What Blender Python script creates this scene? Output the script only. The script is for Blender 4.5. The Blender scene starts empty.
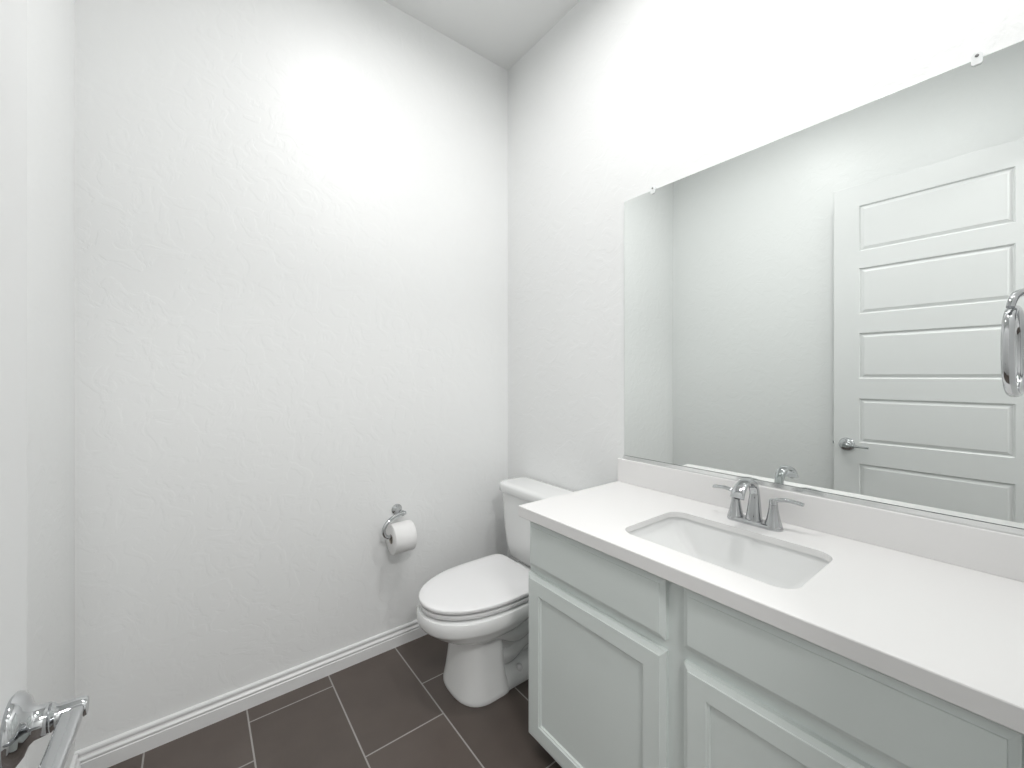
import bpy, bmesh, math, random
from mathutils import Vector, Matrix
random.seed(4)
SC = bpy.context.scene
COL = SC.collection

# ---------------------------------------------------------------- camera, world, exposure
FPX, YAW, HORIZON, EYE = 412.0, 37.616, 375.65, 1.291
cam_data = bpy.data.cameras.new('camera')
cam_data.sensor_width = 36.0
cam_data.lens = FPX / 1024 * 36
cam_data.shift_y = (HORIZON - 384) / 1024
cam_data.clip_start = 0.01
cam = bpy.data.objects.new('camera', cam_data)
cam.location = (0, 0, EYE)
cam.rotation_euler = (math.radians(90), 0, math.radians(-YAW))
COL.objects.link(cam)
SC.camera = cam

world = bpy.data.worlds.new('world')
SC.world = world
world.use_nodes = True
world.node_tree.nodes['Background'].inputs[0].default_value = (0.95, 0.97, 1, 1)
world.node_tree.nodes['Background'].inputs[1].default_value = 0.3

vs = SC.view_settings
vs.view_transform = 'Standard'
vs.look = 'None'
vs.gamma = 1
vs.use_curve_mapping = False
vs.exposure = -0.10
CAN_WATTS = 9.4
HALL_FILL_WATTS = 30.0

# ---------------------------------------------------------------- room dimensions (metres)
XW, YC, XL, ZC, YE = 1.435, 1.902, -0.304, 3.054, -0.03
HB = -1.7          # back wall of the hallway behind the camera

# ---------------------------------------------------------------- materials
def mat(name, color, rough=0.5, metal=0.0, spec=0.5, bump=None, coat=0.0):
    m = bpy.data.materials.new(name)
    m.use_nodes = True
    nt = m.node_tree
    b = nt.nodes['Principled BSDF']
    b.inputs['Base Color'].default_value = (*color, 1)
    b.inputs['Roughness'].default_value = rough
    b.inputs['Metallic'].default_value = metal
    b.inputs['Specular IOR Level'].default_value = spec
    b.inputs['Coat Weight'].default_value = coat
    b.inputs['Coat Roughness'].default_value = 0.05
    if bump:
        scale, strength, dist = bump
        tc = nt.nodes.new('ShaderNodeTexCoord')
        nz = nt.nodes.new('ShaderNodeTexNoise')
        nz.inputs['Scale'].default_value = scale
        nz.inputs['Detail'].default_value = 4
        bp = nt.nodes.new('ShaderNodeBump')
        bp.inputs['Strength'].default_value = strength
        bp.inputs['Distance'].default_value = dist
        nt.links.new(tc.outputs['Object'], nz.inputs['Vector'])
        nt.links.new(nz.outputs['Fac'], bp.inputs['Height'])
        nt.links.new(bp.outputs['Normal'], b.inputs['Normal'])
    return m

def wall_material(name, color, rough):
    """hand-trowelled plaster: soft flat patches with raised ridge lines"""
    m = mat(name, color, rough)
    nt = m.node_tree
    b = nt.nodes['Principled BSDF']
    tc = nt.nodes.new('ShaderNodeTexCoord')
    n1 = nt.nodes.new('ShaderNodeTexNoise')
    n1.inputs['Scale'].default_value = 12
    n1.inputs['Detail'].default_value = 5
    n1.inputs['Distortion'].default_value = 1.2
    rp = nt.nodes.new('ShaderNodeValToRGB')
    rp.color_ramp.elements[0].position = 0.47
    rp.color_ramp.elements[1].position = 0.56
    n2 = nt.nodes.new('ShaderNodeTexNoise')
    n2.inputs['Scale'].default_value = 60
    n2.inputs['Detail'].default_value = 3
    mx = nt.nodes.new('ShaderNodeMath')
    mx.operation = 'MULTIPLY_ADD'
    mx.inputs[1].default_value = 0.35
    bp = nt.nodes.new('ShaderNodeBump')
    bp.inputs['Strength'].default_value = 0.24
    bp.inputs['Distance'].default_value = 0.0016
    nt.links.new(tc.outputs['Object'], n1.inputs['Vector'])
    nt.links.new(tc.outputs['Object'], n2.inputs['Vector'])
    nt.links.new(n1.outputs['Fac'], rp.inputs['Fac'])
    nt.links.new(n2.outputs['Fac'], mx.inputs[0])
    nt.links.new(rp.outputs['Color'], mx.inputs[2])
    nt.links.new(mx.outputs[0], bp.inputs['Height'])
    nt.links.new(bp.outputs['Normal'], b.inputs['Normal'])
    return m

def tile_material():
    m = mat('floor_tile', (0.09, 0.078, 0.072), 0.38)
    nt = m.node_tree
    N, L = nt.nodes, nt.links
    b = N['Principled BSDF']
    tc = N.new('ShaderNodeTexCoord')
    sp = N.new('ShaderNodeSeparateXYZ')
    L.new(tc.outputs['Object'], sp.inputs[0])
    def math_(op, a, bb=None, c=None):
        n = N.new('ShaderNodeMath'); n.operation = op
        for i, v in enumerate((a, bb, c)):
            if v is None: continue
            if isinstance(v, (int, float)): n.inputs[i].default_value = v
            else: L.new(v, n.inputs[i])
        return n.outputs[0]
    W, LEN = 0.297, 0.594
    u = math_('DIVIDE', math_('SUBTRACT', sp.outputs[0], -0.137), W)
    k = math_('FLOOR', u)
    fu = math_('FRACT', u)
    yj = math_('MULTIPLY_ADD', k, 0.19, 1.812 - 0.19)
    v = math_('DIVIDE', math_('SUBTRACT', sp.outputs[1], yj), LEN)
    kv = math_('FLOOR', v)
    fv = math_('FRACT', v)
    du = math_('MULTIPLY', math_('MINIMUM', fu, math_('SUBTRACT', 1.0, fu)), W)
    dv = math_('MULTIPLY', math_('MINIMUM', fv, math_('SUBTRACT', 1.0, fv)), LEN)
    d = math_('MINIMUM', du, dv)
    mask = math_('LESS_THAN', d, 0.0026)
    cmb = N.new('ShaderNodeCombineXYZ')
    L.new(k, cmb.inputs[0]); L.new(kv, cmb.inputs[1])
    wn = N.new('ShaderNodeTexWhiteNoise')
    L.new(cmb.outputs[0], wn.inputs['Vector'])
    nz = N.new('ShaderNodeTexNoise')
    nz.inputs['Scale'].default_value = 7
    nz.inputs['Detail'].default_value = 8
    L.new(tc.outputs['Object'], nz.inputs['Vector'])
    fac = math_('MULTIPLY_ADD', wn.outputs['Value'], 0.35, math_('MULTIPLY', nz.outputs['Fac'], 0.65))
    rp = N.new('ShaderNodeValToRGB')
    rp.color_ramp.elements[0].position = 0.2
    rp.color_ramp.elements[0].color = (0.088, 0.071, 0.062, 1)
    rp.color_ramp.elements[1].position = 0.85
    rp.color_ramp.elements[1].color = (0.123, 0.100, 0.088, 1)
    L.new(fac, rp.inputs['Fac'])
    mix = N.new('ShaderNodeMix'); mix.data_type = 'RGBA'
    L.new(mask, mix.inputs[0])
    L.new(rp.outputs['Color'], mix.inputs[6])
    mix.inputs[7].default_value = (0.36, 0.345, 0.33, 1)
    L.new(mix.outputs[2], b.inputs['Base Color'])
    L.new(math_('MULTIPLY_ADD', mask, 0.4, 0.40), b.inputs['Roughness'])
    bp = N.new('ShaderNodeBump')
    bp.inputs['Strength'].default_value = 0.5
    bp.inputs['Distance'].default_value = 0.001
    L.new(math_('MULTIPLY_ADD', mask, -1.0, math_('MULTIPLY', nz.outputs['Fac'], 0.15)), bp.inputs['Height'])
    L.new(bp.outputs['Normal'], b.inputs['Normal'])
    return m

M = dict(
    wall=wall_material('wall_paint', (0.893, 0.905, 0.902), 0.40),
    ceiling=mat('ceiling_paint', (0.86, 0.87, 0.865), 0.8, bump=(50, 0.2, 0.001)),
    trim=mat('trim_paint', (0.84, 0.845, 0.845), 0.3),
    door=mat('door_paint', (0.80, 0.81, 0.81), 0.35),
    tile=tile_material(),
    cabinet=mat('cabinet_paint', (0.765, 0.82, 0.80), 0.42),
    toe=mat('toe_board', (0.30, 0.32, 0.32), 0.6),
    quartz=mat('white_quartz', (0.86, 0.855, 0.85), 0.16),
    ceramic=mat('white_ceramic', (0.86, 0.87, 0.865), 0.08),
    seat=mat('white_plastic', (0.86, 0.86, 0.865), 0.22),
    chrome=mat('chrome', (0.52, 0.53, 0.54), 0.05, metal=1.0),
    channel=mat('bright_aluminium', (0.85, 0.86, 0.86), 0.22, metal=1.0),
    mirror=mat('mirror_silver', (0.875, 0.905, 0.89), 0.0, metal=1.0),
    clip=mat('clear_plastic', (0.85, 0.87, 0.87), 0.15),
    screw=mat('steel_screw', (0.25, 0.25, 0.25), 0.3, metal=1.0),
    paper=mat('toilet_tissue', (0.86, 0.86, 0.855), 0.95, bump=(120, 0.3, 0.001)),
    card=mat('cardboard', (0.46, 0.42, 0.37), 0.9),
    dark=mat('dark_recess', (0.02, 0.02, 0.02), 0.6),
    rubber=mat('black_rubber', (0.03, 0.03, 0.03), 0.6),
)
def emission(name, color, strength):
    m = bpy.data.materials.new(name); m.use_nodes = True
    nt = m.node_tree
    nt.nodes.remove(nt.nodes['Principled BSDF'])
    e = nt.nodes.new('ShaderNodeEmission')
    e.inputs[0].default_value = (*color, 1); e.inputs[1].default_value = strength
    nt.links.new(e.outputs[0], nt.nodes['Material Output'].inputs[0])
    return m
M['lens'] = emission('lamp_lens', (1, 0.98, 0.95), 4)

# ---------------------------------------------------------------- helpers
def obj(name, bm, m, parent=None, smooth=None, merge=True):
    if merge:
        bmesh.ops.remove_doubles(bm, verts=bm.verts, dist=1e-5)
        bmesh.ops.recalc_face_normals(bm, faces=bm.faces)
    me = bpy.data.meshes.new(name)
    bm.to_mesh(me); bm.free()
    for mm in (m if isinstance(m, (list, tuple)) else [m]):
        me.materials.append(mm)
    o = bpy.data.objects.new(name, me)
    COL.objects.link(o)
    if parent:
        o.parent = parent
        o.location = -parent.location if parent.parent is None else -(parent.location + parent.parent.location)
    if smooth is not None:
        me.shade_smooth()
        if smooth < 180:
            me.set_sharp_from_angle(angle=math.radians(smooth))
    return o

def thing(name, label, cat, loc, group=None):
    o = bpy.data.objects.new(name, None)
    o.empty_display_size = 0.05
    o.location = loc
    COL.objects.link(o)
    o['label'] = label; o['category'] = cat
    if group: o['group'] = group
    return o

def struct(name, bm, m, label=None, smooth=None):
    o = obj(name, bm, m, smooth=smooth)
    o['kind'] = 'structure'
    if label: o['label'] = label
    return o

def box(bm, a, b, bev=0.0, seg=2):
    a, b = Vector(a), Vector(b)
    r = bmesh.ops.create_cube(bm, size=1)
    vs_ = r['verts']
    c, s = (a + b) / 2, b - a
    for v in vs_:
        v.co = Vector((v.co.x * s.x + c.x, v.co.y * s.y + c.y, v.co.z * s.z + c.z))
    if bev > 0:
        es = list({e for v in vs_ for e in v.link_edges})
        bmesh.ops.bevel(bm, geom=es, offset=bev, segments=seg, profile=0.5, affect='EDGES')

def loft(bm, loops, cap0=True, cap1=True, closed=True):
    rings = [[bm.verts.new(p) for p in lp] for lp in loops]
    n = len(rings[0])
    for i in range(len(rings) - 1):
        for j in range(n if closed else n - 1):
            k = (j + 1) % n
            try: bm.faces.new((rings[i][j], rings[i][k], rings[i + 1][k], rings[i + 1][j]))
            except ValueError: pass
    if cap0: bm.faces.new(rings[0][::-1])
    if cap1: bm.faces.new(rings[-1])
    return rings

def lathe(bm, prof, origin, axis, n=32, cap=True):
    """prof: (radius, height along axis)"""
    ax = Vector(axis).normalized()
    t = Vector((0, 0, 1)) if abs(ax.z) < 0.9 else Vector((1, 0, 0))
    e1 = ax.cross(t).normalized(); e2 = ax.cross(e1)
    o = Vector(origin)
    loops = []
    for r, h in prof:
        loops.append([o + ax * h + (e1 * math.cos(2 * math.pi * k / n) + e2 * math.sin(2 * math.pi * k / n)) * max(r, 1e-4) for k in range(n)])
    loft(bm, loops, cap, cap)

def catmull(pts, per=8):
    P = [Vector(p) for p in pts]
    out = []
    for i in range(len(P) - 1):
        p0 = P[i - 1] if i else P[0] * 2 - P[1]
        p1, p2 = P[i], P[i + 1]
        p3 = P[i + 2] if i + 2 < len(P) else P[-1] * 2 - P[-2]
        for k in range(per):
            t = k / per
            out.append(0.5 * ((2 * p1) + (p2 - p0) * t + (2 * p0 - 5 * p1 + 4 * p2 - p3) * t * t + (3 * p1 - p0 - 3 * p2 + p3) * t ** 3))
    out.append(P[-1])
    return out

def sweep(bm, path, section, side, n=16, closed=False, rnd=2.0):
    """path: points; section(t)->(half width along `side`, half thickness); side: fixed lateral vector"""
    S = Vector(side).normalized()
    loops = []
    m = len(path)
    for i, p in enumerate(path):
        if closed: T = (path[(i + 1) % m] - path[i - 1]).normalized()
        else: T = (path[min(i + 1, m - 1)] - path[max(i - 1, 0)]).normalized()
        Sd = (S - T * S.dot(T)).normalized()
        Nn = T.cross(Sd)
        w, h = section(i / max(m - 1, 1))
        lp = []
        for k in range(n):
            a = 2 * math.pi * k / n
            ca, sa = math.cos(a), math.sin(a)
            e = 2 / rnd
            lp.append(p + Sd * (w * math.copysign(abs(ca) ** e, ca)) + Nn * (h * math.copysign(abs(sa) ** e, sa)))
        loops.append(lp)
    if closed:
        loops.append(loops[0])
        loft(bm, loops, False, False)
    else:
        loft(bm, loops)

def rrect(u0, u1, v0, v1, r, seg=8):
    """rounded rectangle, counter-clockwise, list of (u, v); 4 arcs of seg+1 points"""
    pts = []
    for cu, cv, a0 in ((u1 - r, v1 - r, 0), (u0 + r, v1 - r, 90), (u0 + r, v0 + r, 180), (u1 - r, v0 + r, 270)):
        for k in range(seg + 1):
            a = math.radians(a0 + 90 * k / seg)
            pts.append((cu + r * math.cos(a), cv + r * math.sin(a)))
    return pts

def panel_face(bm, f, w, h, n0, sgn, panels, prof, edge):
    """one face of a panelled slab. f(u,v,n)->xyz; n0 face level; sgn outward; panels share the same u range;
    prof: list of (inset, depth); edge: list of (distance in from the slab's edge, depth below the face), outer first"""
    c = edge[-1][0]
    def quad(*ps): bm.faces.new([bm.verts.new(f(u, v, n0 - sgn * d)) for u, v, d in ps])
    if panels:
        u0, u1 = panels[0][:2]
        vcuts = [c]
        for p in panels: vcuts += [p[2], p[3]]
        vcuts.append(h - c)
        quad((c, c, 0), (u0, c, 0), (u0, h - c, 0), (c, h - c, 0))
        quad((u1, c, 0), (w - c, c, 0), (w - c, h - c, 0), (u1, h - c, 0))
        for i in range(0, len(vcuts), 2):
            quad((u0, vcuts[i], 0), (u1, vcuts[i], 0), (u1, vcuts[i + 1], 0), (u0, vcuts[i + 1], 0))
        for (a, b_, c0, d0) in panels:
            rings = [(0, 0)] + list(prof)
            for (i0, z0), (i1, z1) in zip(rings, rings[1:]):
                A = [(a + i0, c0 + i0, z0), (b_ - i0, c0 + i0, z0), (b_ - i0, d0 - i0, z0), (a + i0, d0 - i0, z0)]
                B = [(a + i1, c0 + i1, z1), (b_ - i1, c0 + i1, z1), (b_ - i1, d0 - i1, z1), (a + i1, d0 - i1, z1)]
                for k in range(4):
                    l = (k + 1) % 4
                    quad(A[k], A[l], B[l], B[k])
            i1, z1 = rings[-1]
            quad((a + i1, c0 + i1, z1), (b_ - i1, c0 + i1, z1), (b_ - i1, d0 - i1, z1), (a + i1, d0 - i1, z1))
    else:
        quad((c, c, 0), (w - c, c, 0), (w - c, h - c, 0), (c, h - c, 0))
    for (c0, d0), (c1, d1) in zip(edge, edge[1:]):
        A = [(c0, c0, d0), (w - c0, c0, d0), (w - c0, h - c0, d0), (c0, h - c0, d0)]
        B = [(c1, c1, d1), (w - c1, c1, d1), (w - c1, h - c1, d1), (c1, h - c1, d1)]
        for k in range(4):
            l = (k + 1) % 4
            quad(A[k], A[l], B[l], B[k])

def slab_sides(bm, f, w, h, na, nb):
    q = [(0, 0), (w, 0), (w, h), (0, h)]
    for k in range(4):
        (u, v), (u2, v2) = q[k], q[(k + 1) % 4]
        bm.faces.new([bm.verts.new(f(*p)) for p in ((u, v, na), (u2, v2, na), (u2, v2, nb), (u, v, nb))])

# ---------------------------------------------------------------- room shell
def plain(name, a, b, m, label=None):
    bm = bmesh.new(); box(bm, a, b); return struct(name, bm, m, label)
T = 0.12
plain('floor', (-1.4, HB - T, -0.1), (XW + T, YC + T, 0), M['tile'], 'dark brown-grey rectangular tile floor with pale grout lines')
plain('ceiling', (XL - T, YE - T, ZC), (XW + T, YC + T, ZC + 0.1), M['ceiling'], 'plain white ceiling')
plain('wall_far', (XL - T, YC, 0), (XW + T, YC + T, ZC), M['wall'], 'white textured wall behind the toilet paper holder')
plain('wall_right', (XW, YE - T, 0), (XW + T, YC, ZC), M['wall'], 'white textured wall that carries the large mirror')
plain('wall_left', (XL - T, YE - T, 0), (XL, YC, ZC), M['wall'], 'white textured wall behind the open door')
DX0, DX1, DTOP = -0.165, 0.665, 2.40
bm = bmesh.new()
box(bm, (XL, YE - T, 0), (DX0 - 0.02, YE, ZC))
box(bm, (DX1 + 0.02, YE - T, 0), (XW, YE, ZC))
box(bm, (DX0 - 0.02, YE - T, DTOP + 0.02), (DX1 + 0.02, YE, ZC))
struct('wall_entrance', bm, M['wall'], 'white wall with the doorway, beside the towel ring')
bm = bmesh.new()   # door lining and casing
box(bm, (DX0 - 0.02, YE - T, 0), (DX0, YE, DTOP))
box(bm, (DX1, YE - T, 0), (DX1 + 0.02, YE, DTOP))
box(bm, (DX0 - 0.02, YE - T, DTOP), (DX1 + 0.02, YE, DTOP + 0.02))
for y0, y1 in ((YE, YE + 0.013), (YE - T - 0.013, YE - T)):
    box(bm, (DX0 - 0.075, y0, 0), (DX0 - 0.006, y1, DTOP + 0.07), 0.004)
    box(bm, (DX1 + 0.006, y0, 0), (DX1 + 0.075, y1, DTOP + 0.07), 0.004)
    box(bm, (DX0 - 0.006, y0, DTOP + 0.006), (DX1 + 0.006, y1, DTOP + 0.07), 0.004)
struct('trim_1', bm, M['trim'], 'white painted lining and casing of the doorway')
# the hallway the doorway opens from
plain('wall_hall_back', (-1.4, HB - T, 0), (XW + T, HB, 2.75), M['wall'])
plain('wall_hall_left', (-1.4 - T, HB - T, 0), (-1.4, YE - T, 2.75), M['wall'])
plain('wall_hall_right', (XW + T, HB - T, 0), (XW + 2 * T, YE - T, 2.75), M['wall'])
plain('wall_hall_front', (-1.4, YE - 2 * T, 0), (XL - T, YE - T, 2.75), M['wall'])
plain('ceiling_hall', (-1.4, HB, 2.75), (XW + T, YE - T, 2.85), M['ceiling'])

# baseboards: moulded profile (distance out from the wall, height)
BASE = [(0, 0), (0.015, 0), (0.015, 0.046), (0.0125, 0.048), (0.0125, 0.0505), (0.0145, 0.054), (0.0145, 0.058), (0.0125, 0.0605),
        (0.0085, 0.0635), (0.007, 0.0685), (0.0085, 0.0725), (0.0105, 0.0745), (0.0105, 0.079), (0.0085, 0.083), (0.004, 0.0845), (0, 0.085)]
def baseboard(name, p0, p1, nrm, label):
    p0, p1, nrm = Vector(p0), Vector(p1), Vector(nrm)
    bm = bmesh.new()
    loft(bm, [[p + nrm * d + Vector((0, 0, z)) for d, z in BASE] for p in (p0, p1)])
    return struct(name, bm, M['trim'], label)
baseboard('baseboard_far', (XL, YC, 0), (XW, YC, 0), (0, -1, 0), 'white moulded baseboard running behind the toilet')
baseboard('baseboard_left', (XL, YE + 0.013, 0), (XL, YC - 0.015, 0), (1, 0, 0), 'white moulded baseboard behind the open door')
baseboard('baseboard_right', (XW, 1.09, 0), (XW, YC - 0.015, 0), (-1, 0, 0), 'white moulded baseboard under the toilet tank')

# ---------------------------------------------------------------- the open door
DOOR_X, DOOR_Y0, DOOR_W, DOOR_H, DOOR_T = -0.165, -0.024, 0.80, 2.375, 0.035
def fdoor(u, v, n): return (DOOR_X - DOOR_T + n, DOOR_Y0 + u, 0.012 + v)
pz = [(0.24, 0.788), (0.905, 1.162), (1.272, 1.537), (1.642, 1.909), (2.002, 2.268)]
U0, U1 = 0.110, 0.684
panels = [(U0, U1, a - 0.012, b - 0.012) for a, b in pz]
prof = [(0.002, 0.0), (0.008, 0.009), (0.011, 0.009), (0.026, 0.002)]
bm = bmesh.new()
for lev, sg in ((DOOR_T, 1), (0, -1)):
    panel_face(bm, fdoor, DOOR_W, DOOR_H, lev, sg, panels, prof, [(0, 0.002), (0.002, 0)])
slab_sides(bm, fdoor, DOOR_W, DOOR_H, 0.002, DOOR_T - 0.002)
door = struct('door_1', bm, M['door'], 'open white five-panel door standing against the left wall')

def lever_handle(side):
    LY, LZ = 0.713, 0.890
    x0 = DOOR_X if side > 0 else DOOR_X - DOOR_T
    bm = bmesh.new()
    lathe(bm, [(0.0, 0), (0.036, 0), (0.0385, 0.003), (0.037, 0.008), (0.030, 0.013), (0.021, 0.016), (0.0175, 0.020), (0.0165, 0.028), (0.0165, 0.0305), (0.0, 0.0305)], (x0, LY, LZ), (side, 0, 0), 40)
    hd = obj('door_handle', bm, M['chrome'], door, 40)
    bm = bmesh.new()
    lathe(bm, [(0, 0.030), (0.0145, 0.030), (0.0155, 0.033), (0.0125, 0.036), (0.0115, 0.058), (0.0095, 0.062), (0.0, 0.062)], (x0, LY, LZ), (side, 0, 0), 28)
    path = catmull([(x0 + side * 0.050, LY + 0.004, LZ), (x0 + side * 0.050, LY - 0.02, LZ), (x0 + side * 0.049, LY - 0.06, LZ - 0.002), (x0 + side * 0.047, LY - 0.108, LZ - 0.004)], 6)
    sweep(bm, path, lambda t: (0.0105 - 0.001 * t, 0.008 - 0.003 * t), (1, 0, 0), 20, rnd=5)
    obj('lever', bm, M['chrome'], hd, 40)
lever_handle(1); lever_handle(-1)
bm = bmesh.new()
box(bm, (DOOR_X - 0.030, DOOR_Y0 + DOOR_W - 0.001, 0.865), (DOOR_X - 0.006, DOOR_Y0 + DOOR_W + 0.0015, 0.922), 0.001)
box(bm, (DOOR_X - 0.025, DOOR_Y0 + DOOR_W, 0.884), (DOOR_X - 0.012, DOOR_Y0 + DOOR_W + 0.009, 0.902), 0.002)
obj('latch', bm, M['chrome'], door)
for hz in (0.22, 1.19, 2.16):
    bm = bmesh.new()
    lathe(bm, [(0, 0), (0.006, 0), (0.006, 0.09), (0, 0.09)], (DOOR_X + 0.006, DOOR_Y0 + 0.0, hz), (0, 0, 1), 14)
    obj('hinge', bm, M['chrome'], door, 40)

# ---------------------------------------------------------------- vanity cabinet
CT, CB, CF, CY0, CY1 = 0.846, 0.808, 0.880, YE + 0.001, 1.107    # countertop top, underside, front, right end, left end
FX = 0.902        # face of the doors
FRX = 0.922       # face frame
van = thing('vanity_cabinet', 'pale grey-green vanity cabinet with panelled doors under the white countertop', 'cabinet', (1.18, 0.53, 0))
bm = bmesh.new()
ZB, VY1 = 0.062, 1.091
ZT, XB = CB - 0.001, XW - 0.001
box(bm, (FRX + 0.018, VY1 - 0.018, ZB), (XB, VY1, ZT))
box(bm, (FRX + 0.018, CY0, ZB), (XB, CY0 + 0.018, ZT))
box(bm, (FRX + 0.018, CY0 + 0.018, ZB), (XB, VY1 - 0.018, ZB + 0.018))
box(bm, (XB - 0.006, CY0 + 0.018, ZB + 0.018), (XB, VY1 - 0.018, ZT))
for ya, yb in ((CY0, 0.045), (0.498, 0.590), (1.050, VY1)):       # face frame: stiles, then rails
    box(bm, (FRX, ya, ZB), (FRX + 0.018, yb, ZT))
for ya, yb in ((0.045, 0.498), (0.590, 1.050)):
    for za, zb in ((ZB, 0.095), (0.595, 0.675), (0.765, ZT)):
        box(bm, (FRX, ya, za), (FRX + 0.018, yb, zb))
box(bm, (0.985, VY1 - 0.018, 0.0), (XW - 0.001, VY1, ZB + 0.01))
obj('cabinet_body', bm, M['cabinet'], van)
bm = bmesh.new()
box(bm, (0.985, CY0, 0), (1.0, VY1 - 0.018, ZB))
obj('toe_kick', bm, M['toe'], van)
EDGE = [(0, 0.0075), (0.002, 0.0068), (0.0112, 0.0024), (0.0120, 0.0024), (0.0132, 0)]
def front(name, y0, y1, z0, z1, stile=None):
    w, h, t = y1 - y0, z1 - z0, FRX - FX
    f = lambda u, v, n: (FRX - n, y0 + u, z0 + v)
    bm = bmesh.new()
    pn = [(stile, w - stile, stile, h - stile)] if stile else []
    panel_face(bm, f, w, h, t, 1, pn, [(0.0015, 0.003), (0.006, 0.0045), (0.0075, 0.009)], EDGE)
    slab_sides(bm, f, w, h, 0, t - EDGE[0][1])
    bm.faces.new([bm.verts.new(f(u, v, 0)) for u, v in ((0, 0), (0, h), (w, h), (w, 0))])
    return obj(name, bm, M['cabinet'], van)
front('drawer', 0.567, 1.079, 0.645, 0.793)
front('drawer', 0.021, 0.520, 0.655, 0.793)
front('cabinet_door', 0.567, 1.087, 0.066, 0.617, 0.058)
front('cabinet_door', 0.021, 0.520, 0.066, 0.620, 0.056)

# ---------------------------------------------------------------- countertop with sink cut-out and backsplash
top = thing('countertop', 'white quartz countertop with low backsplash on the grey-green vanity cabinet', 'countertop', (1.16, 0.53, CB))
SX0, SX1, SY0, SY1, SR = 0.969, 1.259, 0.315, 0.753, 0.045
bm = bmesh.new()
BV = 0.003
hole = rrect(SX0, SX1, SY0, SY1, SR)
seg = 9
CS = 0.829      # underside of the slab inside its built-up edge
for zlev, bev in ((CT, BV), (CS, 0.03)):
    cs = [(XW - 0.001 - bev, CY1 - bev), (CF + bev, CY1 - bev), (CF + bev, CY0 + bev), (XW - 0.001 - bev, CY0 + bev)]
    hv = [Vector((u, v, zlev)) for u, v in hole]
    cv = [Vector((u, v, zlev)) for u, v in cs]
    for q in range(4):
        arc = hv[q * seg:(q + 1) * seg]
        for a, b in zip(arc, arc[1:]):
            bm.faces.new([bm.verts.new(p) for p in (cv[q], b, a)])
        nxt = hv[((q + 1) % 4) * seg]
        bm.faces.new([bm.verts.new(p) for p in (cv[q], cv[(q + 1) % 4], nxt, arc[-1])])
def rect_loop(i, z): return [Vector(p) for p in ((XW - 0.001 - i, CY1 - i, z), (CF + i, CY1 - i, z), (CF + i, CY0 + i, z), (XW - 0.001 - i, CY0 + i, z))]
loft(bm, [rect_loop(0.03, CS), rect_loop(0.03, CB), rect_loop(BV, CB), rect_loop(0, CB + BV), rect_loop(0, CT - BV), rect_loop(BV * 0.3, CT - BV * 0.3), rect_loop(BV, CT)], False, False)
loft(bm, [[Vector((u, v, CS)) for u, v in hole], [Vector((u, v, CT)) for u, v in hole]], False, False)
obj('worktop', bm, M['quartz'], top)
bm = bmesh.new()
box(bm, (XW - 0.021, CY0, CT - 0.001), (XW - 0.001, CY1, 0.943), 0.0025)
obj('backsplash', bm, M['quartz'], top)

# sink basin
sink = thing('sink', 'white rectangular undermount basin set into the white countertop', 'sink', (1.112, 0.53, 0.66))
def rr3(ix, iy, r, z):
    return [Vector((u, v, z)) for u, v in rrect(SX0 + ix, SX1 - ix, SY0 + iy, SY1 - iy, r)]
bm = bmesh.new()
inner = [rr3(-0.006, -0.006, 0.05, CS - 0.0005), rr3(-0.004, -0.004, 0.048, CS - 0.006), rr3(0.0, 0.0, 0.045, 0.812), rr3(0.002, 0.004, 0.040, 0.803),
         rr3(0.020, 0.066, 0.022, 0.745), rr3(0.030, 0.096, 0.018, 0.716), rr3(0.042, 0.120, 0.016, 0.704), rr3(0.06, 0.14, 0.016, 0.699), rr3(0.11, 0.185, 0.016, 0.694)]
outer = [rr3(-0.022, -0.03, 0.06, CS - 0.0005), rr3(-0.022, -0.03, 0.06, CS - 0.014), rr3(-0.01, -0.01, 0.05, 0.795), rr3(0.02, 0.08, 0.03, 0.695), rr3(0.11, 0.185, 0.016, 0.680)]
loft(bm, outer[::-1] + inner, True, True)
obj('basin', bm, M['ceramic'], sink, 35)
bm = bmesh.new()
lathe(bm, [(0, 0), (0.027, 0), (0.030, 0.001), (0.029, 0.003), (0.022, 0.0035), (0.020, 0.002), (0.0185, 0.002), (0.018, 0.006), (0.013, 0.009), (0, 0.010)], (1.114, 0.534, 0.6935), (0, 0, 1), 32)
obj('drain', bm, M['chrome'], sink, 40)

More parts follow.
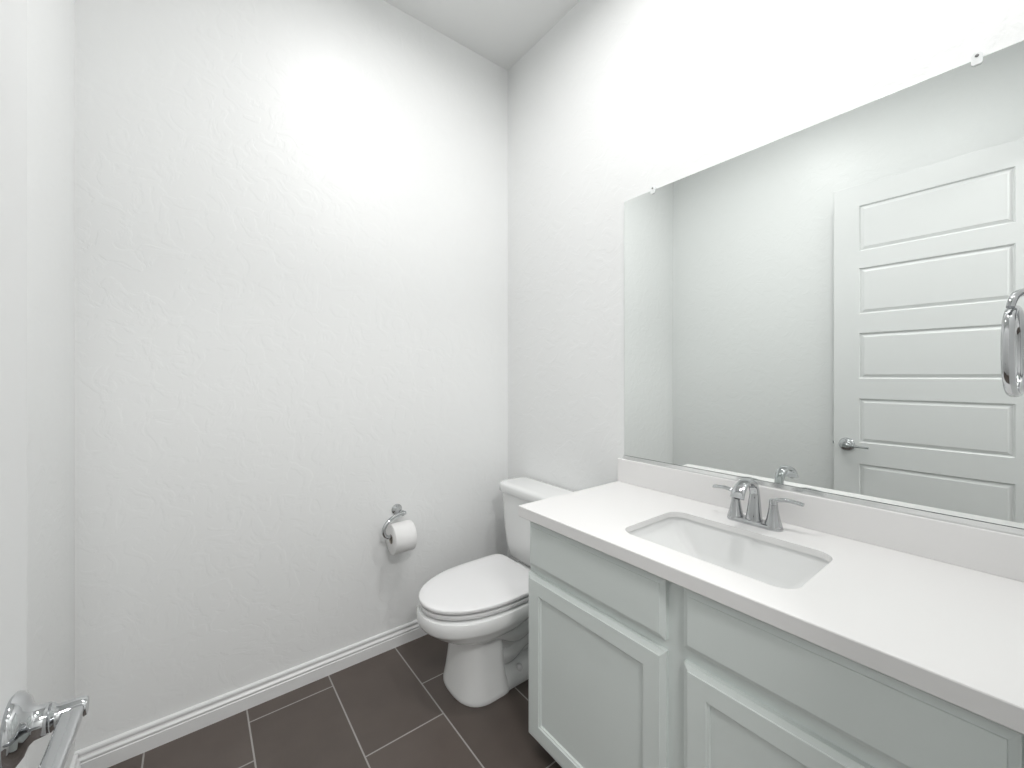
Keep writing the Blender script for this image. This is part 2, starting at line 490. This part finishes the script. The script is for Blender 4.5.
# ---------------------------------------------------------------- faucet
FXc, FYc = 1.332, 0.537
fau = thing('faucet', 'chrome two-handle faucet with arched spout behind the sink', 'faucet', (FXc, FYc, CT))
bm = bmesh.new()
def slot(w, l, z):
    return [Vector((FXc + a, FYc + b, z)) for a, b in rrect(-w, w, -l, l, w - 0.001, 8)]
loft(bm, [slot(0.0235, 0.076, CT), slot(0.0242, 0.0767, CT + 0.003), slot(0.023, 0.0755, CT + 0.010), slot(0.019, 0.0715, CT + 0.014)])
obj('base_plate', bm, M['chrome'], fau, 40)
for s in (1, -1):
    y = FYc + s * 0.0525
    bm = bmesh.new()
    lathe(bm, [(0, 0.004), (0.0235, 0.004), (0.0238, 0.009), (0.0215, 0.016), (0.0175, 0.030), (0.0145, 0.046), (0.0122, 0.060), (0.0112, 0.070), (0.0, 0.070)], (FXc, y, CT), (0, 0, 1), 32)
    h = obj('handle', bm, M['chrome'], fau, 40)
    bm = bmesh.new()
    lathe(bm, [(0, 0.0705), (0.0110, 0.0705), (0.0106, 0.080), (0.0090, 0.086), (0.0, 0.088)], (FXc, y, CT), (0, 0, 1), 28)
    path = catmull([(FXc + 0.002, y - s * 0.006, CT + 0.078), (FXc + 0.004, y + s * 0.014, CT + 0.086), (FXc + 0.006, y + s * 0.034, CT + 0.089), (FXc + 0.008, y + s * 0.056, CT + 0.0875), (FXc + 0.009, y + s * 0.072, CT + 0.085)], 6)
    sweep(bm, path, lambda t: (0.0070 + 0.0025 * t, 0.0060 - 0.0012 * t), (1, 0, 0), 16, rnd=2.6)
    obj('lever', bm, M['chrome'], h, 40)
bm = bmesh.new()
path = catmull([(FXc + 0.001, FYc, CT + 0.004), (FXc + 0.001, FYc, CT + 0.03), (FXc + 0.003, FYc, CT + 0.065), (FXc + 0.003, FYc, CT + 0.096), (FXc - 0.012, FYc, CT + 0.122),
                (FXc - 0.044, FYc, CT + 0.135), (FXc - 0.080, FYc, CT + 0.128), (FXc - 0.102, FYc, CT + 0.112), (FXc - 0.111, FYc, CT + 0.096)], 7)
def spsec(t):
    w = 0.0235 - 0.0105 * min(1, t / 0.36) if t < 0.36 else 0.013 + 0.006 * (t - 0.36) / 0.64
    h = 0.0215 - 0.0115 * min(1, t / 0.36) if t < 0.36 else 0.010 - 0.004 * (t - 0.36) / 0.64
    return w, h
sweep(bm, path, spsec, (0, 1, 0), 24, rnd=2.6)
sp = obj('spout', bm, M['chrome'], fau, 50)
bm = bmesh.new()
tip = path[-1]; tdir = (path[-1] - path[-2]).normalized()
lathe(bm, [(0, 0), (0.0075, 0), (0.0075, 0.0015), (0, 0.0015)], tip, tdir, 20)
obj('aerator', bm, M['rubber'], sp)
bm = bmesh.new()
lathe(bm, [(0, 0), (0.003, 0), (0.003, 0.05), (0.0055, 0.052), (0.0065, 0.058), (0.005, 0.064), (0, 0.065)], (FXc + 0.026, FYc, CT + 0.006), (0, 0, 1), 16)
obj('lift_rod', bm, M['chrome'], fau, 40)

# ---------------------------------------------------------------- mirror
MY0, MY1, MZ0, MZ1 = YE + 0.004, 1.083, 0.952, 2.022
mir = thing('wall_mirror', 'large frameless rectangular mirror on the wall above the countertop', 'mirror', (XW, 0.53, MZ0))
bm = bmesh.new()
box(bm, (XW - 0.006, MY0, MZ0), (XW - 0.0005, MY1, MZ1), 0.0012, 1)
obj('mirror_glass', bm, M['mirror'], mir)
bm = bmesh.new()
chp = [(-0.0005, 0.944), (-0.011, 0.944), (-0.011, 0.957), (-0.0095, 0.957), (-0.0095, 0.9465), (-0.0005, 0.9465)]
loft(bm, [[Vector((XW + a, y, z)) for a, z in chp] for y in (MY0, MY1)])
obj('mirror_channel', bm, M['channel'], mir)
for y in (0.945, 0.098):
    bm = bmesh.new()
    cl = [(0.009, -0.012), (0.009, 0.006), (0.005, 0.012), (-0.005, 0.012), (-0.009, 0.006), (-0.009, -0.012), (-0.006, -0.015), (0.006, -0.015)]
    loft(bm, [[Vector((XW - d, y + a, MZ1 + b)) for a, b in cl] for d in (0.0065, 0.010)])
    box(bm, (XW - 0.0065, y - 0.008, MZ1 + 0.0005), (XW - 0.0005, y + 0.008, MZ1 + 0.011))
    c_ = obj('mirror_clip', bm, M['clip'], mir)
    bm = bmesh.new()
    lathe(bm, [(0, 0), (0.0035, 0), (0.003, 0.0015), (0, 0.002)], (XW - 0.010, y, MZ1 + 0.005), (-1, 0, 0), 14)
    obj('screw', bm, M['screw'], c_)

# ---------------------------------------------------------------- toilet
YT = 1.478
toi = thing('toilet', 'white two-piece toilet with closed lid beside the vanity', 'toilet', (1.05, YT, 0))
def egg(xf, xb, xm, hw, z, ef=2.1, eb=3.0, n=48):
    pts = []
    for k in range(n):
        a = 2 * math.pi * k / n
        ca, sa = math.cos(a), math.sin(a)
        e = eb if ca > 0 else ef
        X = math.copysign(abs(ca) ** (2 / e), ca) * ((xb - xm) if ca > 0 else (xm - xf))
        Y = math.copysign(abs(sa) ** (2 / e), sa) * hw
        pts.append(Vector((xm + X, YT + Y, z)))
    return pts
# bowl and pedestal
bm = bmesh.new()
L_ = [egg(0.824, 1.04, 0.94, 0.142, 0.000, 2.5, 6), egg(0.821, 1.04, 0.94, 0.145, 0.008, 2.5, 6), egg(0.823, 1.035, 0.94, 0.142, 0.020, 2.5, 6), egg(0.830, 1.025, 0.94, 0.132, 0.06, 2.5, 6),
      egg(0.838, 1.02, 0.94, 0.123, 0.12, 2.5, 6), egg(0.845, 1.02, 0.94, 0.115, 0.18, 2.5, 6), egg(0.848, 1.02, 0.94, 0.112, 0.222, 2.5, 5), egg(0.842, 1.03, 0.94, 0.117, 0.236, 2.3, 4),
      egg(0.805, 1.08, 0.95, 0.138, 0.246, 2.2, 3), egg(0.760, 1.13, 0.96, 0.162, 0.262, 2.2, 3), egg(0.724, 1.17, 0.97, 0.181, 0.286, 2.2, 3.2), egg(0.708, 1.19, 0.98, 0.190, 0.302, 2.2, 3.2), egg(0.698, 1.20, 0.98, 0.195, 0.309, 2.2, 3.4),
      egg(0.694, 1.21, 0.98, 0.198, 0.318, 2.2, 3.6), egg(0.694, 1.21, 0.98, 0.198, 0.350, 2.2, 3.8), egg(0.698, 1.208, 0.98, 0.195, 0.360, 2.2, 3.8), egg(0.712, 1.20, 0.98, 0.184, 0.3635, 2.2, 3.8)]
loft(bm, L_)
# rear trapway body, deck and foot
def blk(x0, x1, hw, z, r): return [Vector((u, v, z)) for u, v in rrect(x0, x1, YT - hw, YT + hw, r, 8)]
loft(bm, [blk(0.93, 1.30, 0.06, 0.02, 0.03), blk(0.93, 1.31, 0.066, 0.09, 0.05), blk(0.93, 1.30, 0.078, 0.14, 0.06), blk(0.94, 1.29, 0.085, 0.19, 0.06), blk(0.95, 1.30, 0.088, 0.24, 0.05), blk(0.98, 1.36, 0.105, 0.30, 0.04), blk(1.02, 1.40, 0.12, 0.345, 0.03)])
loft(bm, [blk(1.10, 1.415, 0.12, 0.325, 0.03), blk(1.09, 1.42, 0.128, 0.335, 0.035), blk(1.09, 1.42, 0.128, 0.365, 0.035), blk(1.095, 1.415, 0.122, 0.37, 0.03)])
loft(bm, [blk(0.86, 1.31, 0.132, 0.0, 0.05), blk(0.86, 1.31, 0.134, 0.012, 0.05), blk(0.87, 1.305, 0.128, 0.034, 0.05), blk(0.88, 1.30, 0.105, 0.052, 0.05), blk(0.90, 1.29, 0.07, 0.075, 0.05)])
# rolled trapway ridge on both flanks
for s in (1, -1):
    pth = catmull([(0.97, YT + s * 0.082, 0.245), (1.02, YT + s * 0.088, 0.225), (1.09, YT + s * 0.085, 0.19), (1.16, YT + s * 0.075, 0.20), (1.22, YT + s * 0.07, 0.25), (1.27, YT + s * 0.06, 0.27)], 5)
    sweep(bm, pth, lambda t: (0.034, 0.034), (0, 1, 0), 16)
    pth = catmull([(1.00, YT + s * 0.06, 0.11), (1.07, YT + s * 0.062, 0.10), (1.15, YT + s * 0.055, 0.13), (1.22, YT + s * 0.05, 0.12), (1.27, YT + s * 0.05, 0.06)], 5)
    sweep(bm, pth, lambda t: (0.036, 0.036), (0, 1, 0), 16)
bowl = obj('bowl', bm, M['ceramic'], toi, 50, merge=False)
for s in (1, -1):
    bm = bmesh.new()
    lathe(bm, [(0, 0), (0.0165, 0), (0.0165, 0.008), (0.014, 0.016), (0.008, 0.021), (0, 0.0225)], (1.095, YT + s * 0.104, 0.040), (0, 0, 1), 20)
    obj('bolt_cap', bm, M['seat'], toi, 60)
# seat and lid: egg outlines with straight back
def plate(z0, z1, xf, hw, xb, dome=0.0, r=0.006):
    xm = 1.005
    q = 0.0018
    def e(i, z): return egg(xf + i, xb - i, xm, hw - i, z, 2.12, 9)
    L = [e(q, z0), e(0, z0 + q), e(0, z1 - r), e(r * 0.3, z1 - r * 0.3), e(r, z1)]
    if dome:
        L += [e(0.03, z1 + dome * 0.5), e(0.08, z1 + dome * 0.9), e(0.15, z1 + dome)]
    return L
bm = bmesh.new(); loft(bm, plate(0.3725, 0.3870, 0.703, 0.189, 1.205, r=0.0015))
obj('seat', bm, M['seat'], toi, 50)
bm = bmesh.new(); loft(bm, plate(0.3955, 0.4110, 0.699, 0.192, 1.207, 0.004, r=0.005))
obj('lid', bm, M['seat'], toi, 50)
for s in (1, -1):
    bm = bmesh.new()
    box(bm, (1.190, YT + s * 0.07 - 0.02, 0.366), (1.222, YT + s * 0.07 + 0.02, 0.392), 0.006, 3)
    obj('seat_hinge', bm, M['seat'], toi, 60)
for s in (1, -1):      # rubber bumpers that leave the dark gaps under the seat and the lid
    for z0, z1 in ((0.362, 0.3735), (0.386, 0.3965)):
        bm = bmesh.new()
        box(bm, (0.86, YT + s * 0.145 - 0.012, z0), (0.90, YT + s * 0.145 + 0.012, z1), 0.002, 1)
        obj('bumper', bm, M['seat'], toi)
# tank
def tk(x0, x1, hw, z, r): return [Vector((u, v, z)) for u, v in rrect(x0, x1, YT + 0.02 - hw, YT + 0.02 + hw, r, 10)]
bm = bmesh.new()
loft(bm, [tk(1.285, 1.40, 0.160, 0.3715, 0.03), tk(1.268, 1.41, 0.178, 0.378, 0.04), tk(1.260, 1.414, 0.194, 0.395, 0.05), tk(1.254, 1.416, 0.208, 0.44, 0.055), tk(1.250, 1.416, 0.222, 0.52, 0.055), tk(1.248, 1.416, 0.229, 0.62, 0.055), tk(1.246, 1.416, 0.233, 0.70, 0.055)])
obj('tank', bm, M['ceramic'], toi, 50)
bm = bmesh.new()
loft(bm, [tk(1.246, 1.420, 0.234, 0.701, 0.055), tk(1.236, 1.422, 0.245, 0.702, 0.06), tk(1.2335, 1.423, 0.2475, 0.706, 0.06), tk(1.2335, 1.423, 0.2475, 0.733, 0.06), tk(1.236, 1.421, 0.245, 0.741, 0.058), tk(1.245, 1.414, 0.237, 0.746, 0.05), tk(1.265, 1.40, 0.215, 0.748, 0.03)])
obj('tank_lid', bm, M['ceramic'], toi, 50)

# ---------------------------------------------------------------- toilet paper holder and roll
RX0, RX1, RY, RZ, RR = 0.708, 0.806, YC - 0.080, 0.557, 0.067
hol = thing('toilet_paper_holder', 'curved chrome toilet paper holder fixed to the wall left of the toilet', 'holder', (0.775, YC, 0.645))
bm = bmesh.new()
lathe(bm, [(0, 0.0005), (0.025, 0.0005), (0.026, 0.004), (0.023, 0.009), (0.013, 0.016), (0.010, 0.025), (0.009, 0.055), (0.0125, 0.066), (0.0130, 0.074), (0.011, 0.077), (0, 0.077)], (0.767, YC, 0.651), (0, -1, 0), 32)
obj('post', bm, M['chrome'], hol, 40)
bm = bmesh.new()
path = catmull([(0.782, RY + 0.008, 0.650), (0.765, RY + 0.008, 0.650), (0.725, RY + 0.006, 0.642), (0.694, RY + 0.003, 0.624), (0.676, RY, 0.598), (0.678, RY, 0.573), (0.692, RY, 0.5595), (0.715, RY, RZ), (0.76, RY, RZ), (0.812, RY, RZ)], 7)
sweep(bm, path, lambda t: (0.0088, 0.0088), (0, 1, 0), 16)
obj('arm', bm, M['chrome'], hol, 60)
rol = thing('toilet_paper_roll', 'white roll of toilet paper hanging on the curved chrome holder', 'toilet paper', (0.777, RY, RZ - RR))
RO = Vector((RX0, RY, RZ - 0.0110))
bm = bmesh.new()
ln = RX1 - RX0
pr = [(0.0215, 0), (RR - 0.002, 0), (RR, 0.002), (RR, ln - 0.002), (RR - 0.002, ln), (0.0215, ln), (0.0215, 0)]
lathe(bm, pr, RO, (1, 0, 0), 40, cap=False)
obj('paper', bm, M['paper'], rol, 50)
bm = bmesh.new()
lathe(bm, [(0.0212, -0.0005), (0.0212, ln + 0.0005), (0.0200, ln + 0.0005), (0.0200, -0.0005), (0.0212, -0.0005)], RO, (1, 0, 0), 32, cap=False)
obj('cardboard_tube', bm, M['card'], rol, 50)

# ---------------------------------------------------------------- towel ring
tr = thing('towel_ring', 'chrome towel ring beside the right edge of the mirror', 'towel ring', (1.0, YE, 1.41))
bm = bmesh.new()
lathe(bm, [(0, 0.0005), (0.025, 0.0005), (0.026, 0.004), (0.023, 0.009), (0.013, 0.015), (0.0095, 0.022), (0.0085, 0.035), (0.0, 0.035)], (1.0, YE, 1.415), (0, 1, 0), 32)
obj('post', bm, M['chrome'], tr, 40)
bm = bmesh.new()
path = catmull([(1.0, YE + 0.03, 1.415), (0.985, YE + 0.046, 1.416), (0.966, YE + 0.056, 1.412), (0.952, YE + 0.060, 1.403), (0.945, YE + 0.0625, 1.391)], 6)
sweep(bm, path, lambda t: (0.0066 - 0.002 * t, 0.0066 - 0.002 * t), (0, 0, 1), 16)
obj('arm', bm, M['chrome'], tr, 60)
bm = bmesh.new()
ring = []
for k in range(48):
    a = 2 * math.pi * k / 48
    ca, sa = math.cos(a), math.sin(a)
    ring.append(Vector((1.0 + 0.070 * math.copysign(abs(ca) ** 0.8, ca), YE + 0.060 - 0.0045 * ca / 1.0, 1.328 + 0.066 * math.copysign(abs(sa) ** 0.8, sa))))
sweep(bm, ring, lambda t: (0.0066, 0.0045), (0, 1, 0), 16, closed=True)
obj('ring', bm, M['chrome'], tr, 60)

# ---------------------------------------------------------------- recessed ceiling lights, plus an added hallway fill lamp
def downlight(x, y, z, watts, label, size=0.13):
    t = thing('recessed_or_fill_light', label, 'ceiling light', (x, y, z))
    r = size / 2 - 0.005
    bm = bmesh.new()
    lathe(bm, [(r, -0.0005), (r + 0.030, -0.0005), (r + 0.032, -0.004), (r + 0.028, -0.008), (r + 0.010, -0.009), (r, -0.003), (r, -0.0005)], (x, y, z), (0, 0, 1), 40, cap=False)
    obj('trim_ring', bm, M['trim'], t, 40)
    bm = bmesh.new()
    lathe(bm, [(0, -0.0005), (r, -0.0005), (r, -0.003), (0, -0.003)], (x, y, z), (0, 0, 1), 40)
    obj('lens', bm, M['lens'], t)
    ld = bpy.data.lights.new('downlight', 'AREA')
    ld.shape = 'DISK'; ld.size = size; ld.spread = math.radians(172); ld.energy = watts; ld.color = (1.0, 0.985, 0.975)
    lo = bpy.data.objects.new('downlight', ld)
    lo.location = (0, 0, -0.011)
    COL.objects.link(lo); lo.parent = t
downlight(0.62, 1.06, ZC, CAN_WATTS, 'round recessed ceiling light above the floor in front of the toilet')
downlight(0.98, 0.36, ZC, CAN_WATTS, 'round recessed ceiling light above the sink')
downlight(0.1, -0.95, 2.75, HALL_FILL_WATTS, 'wide round fill light added out of view in the hallway outside the door', 0.5)  # unseen lamp added behind the camera for soft frontal fill
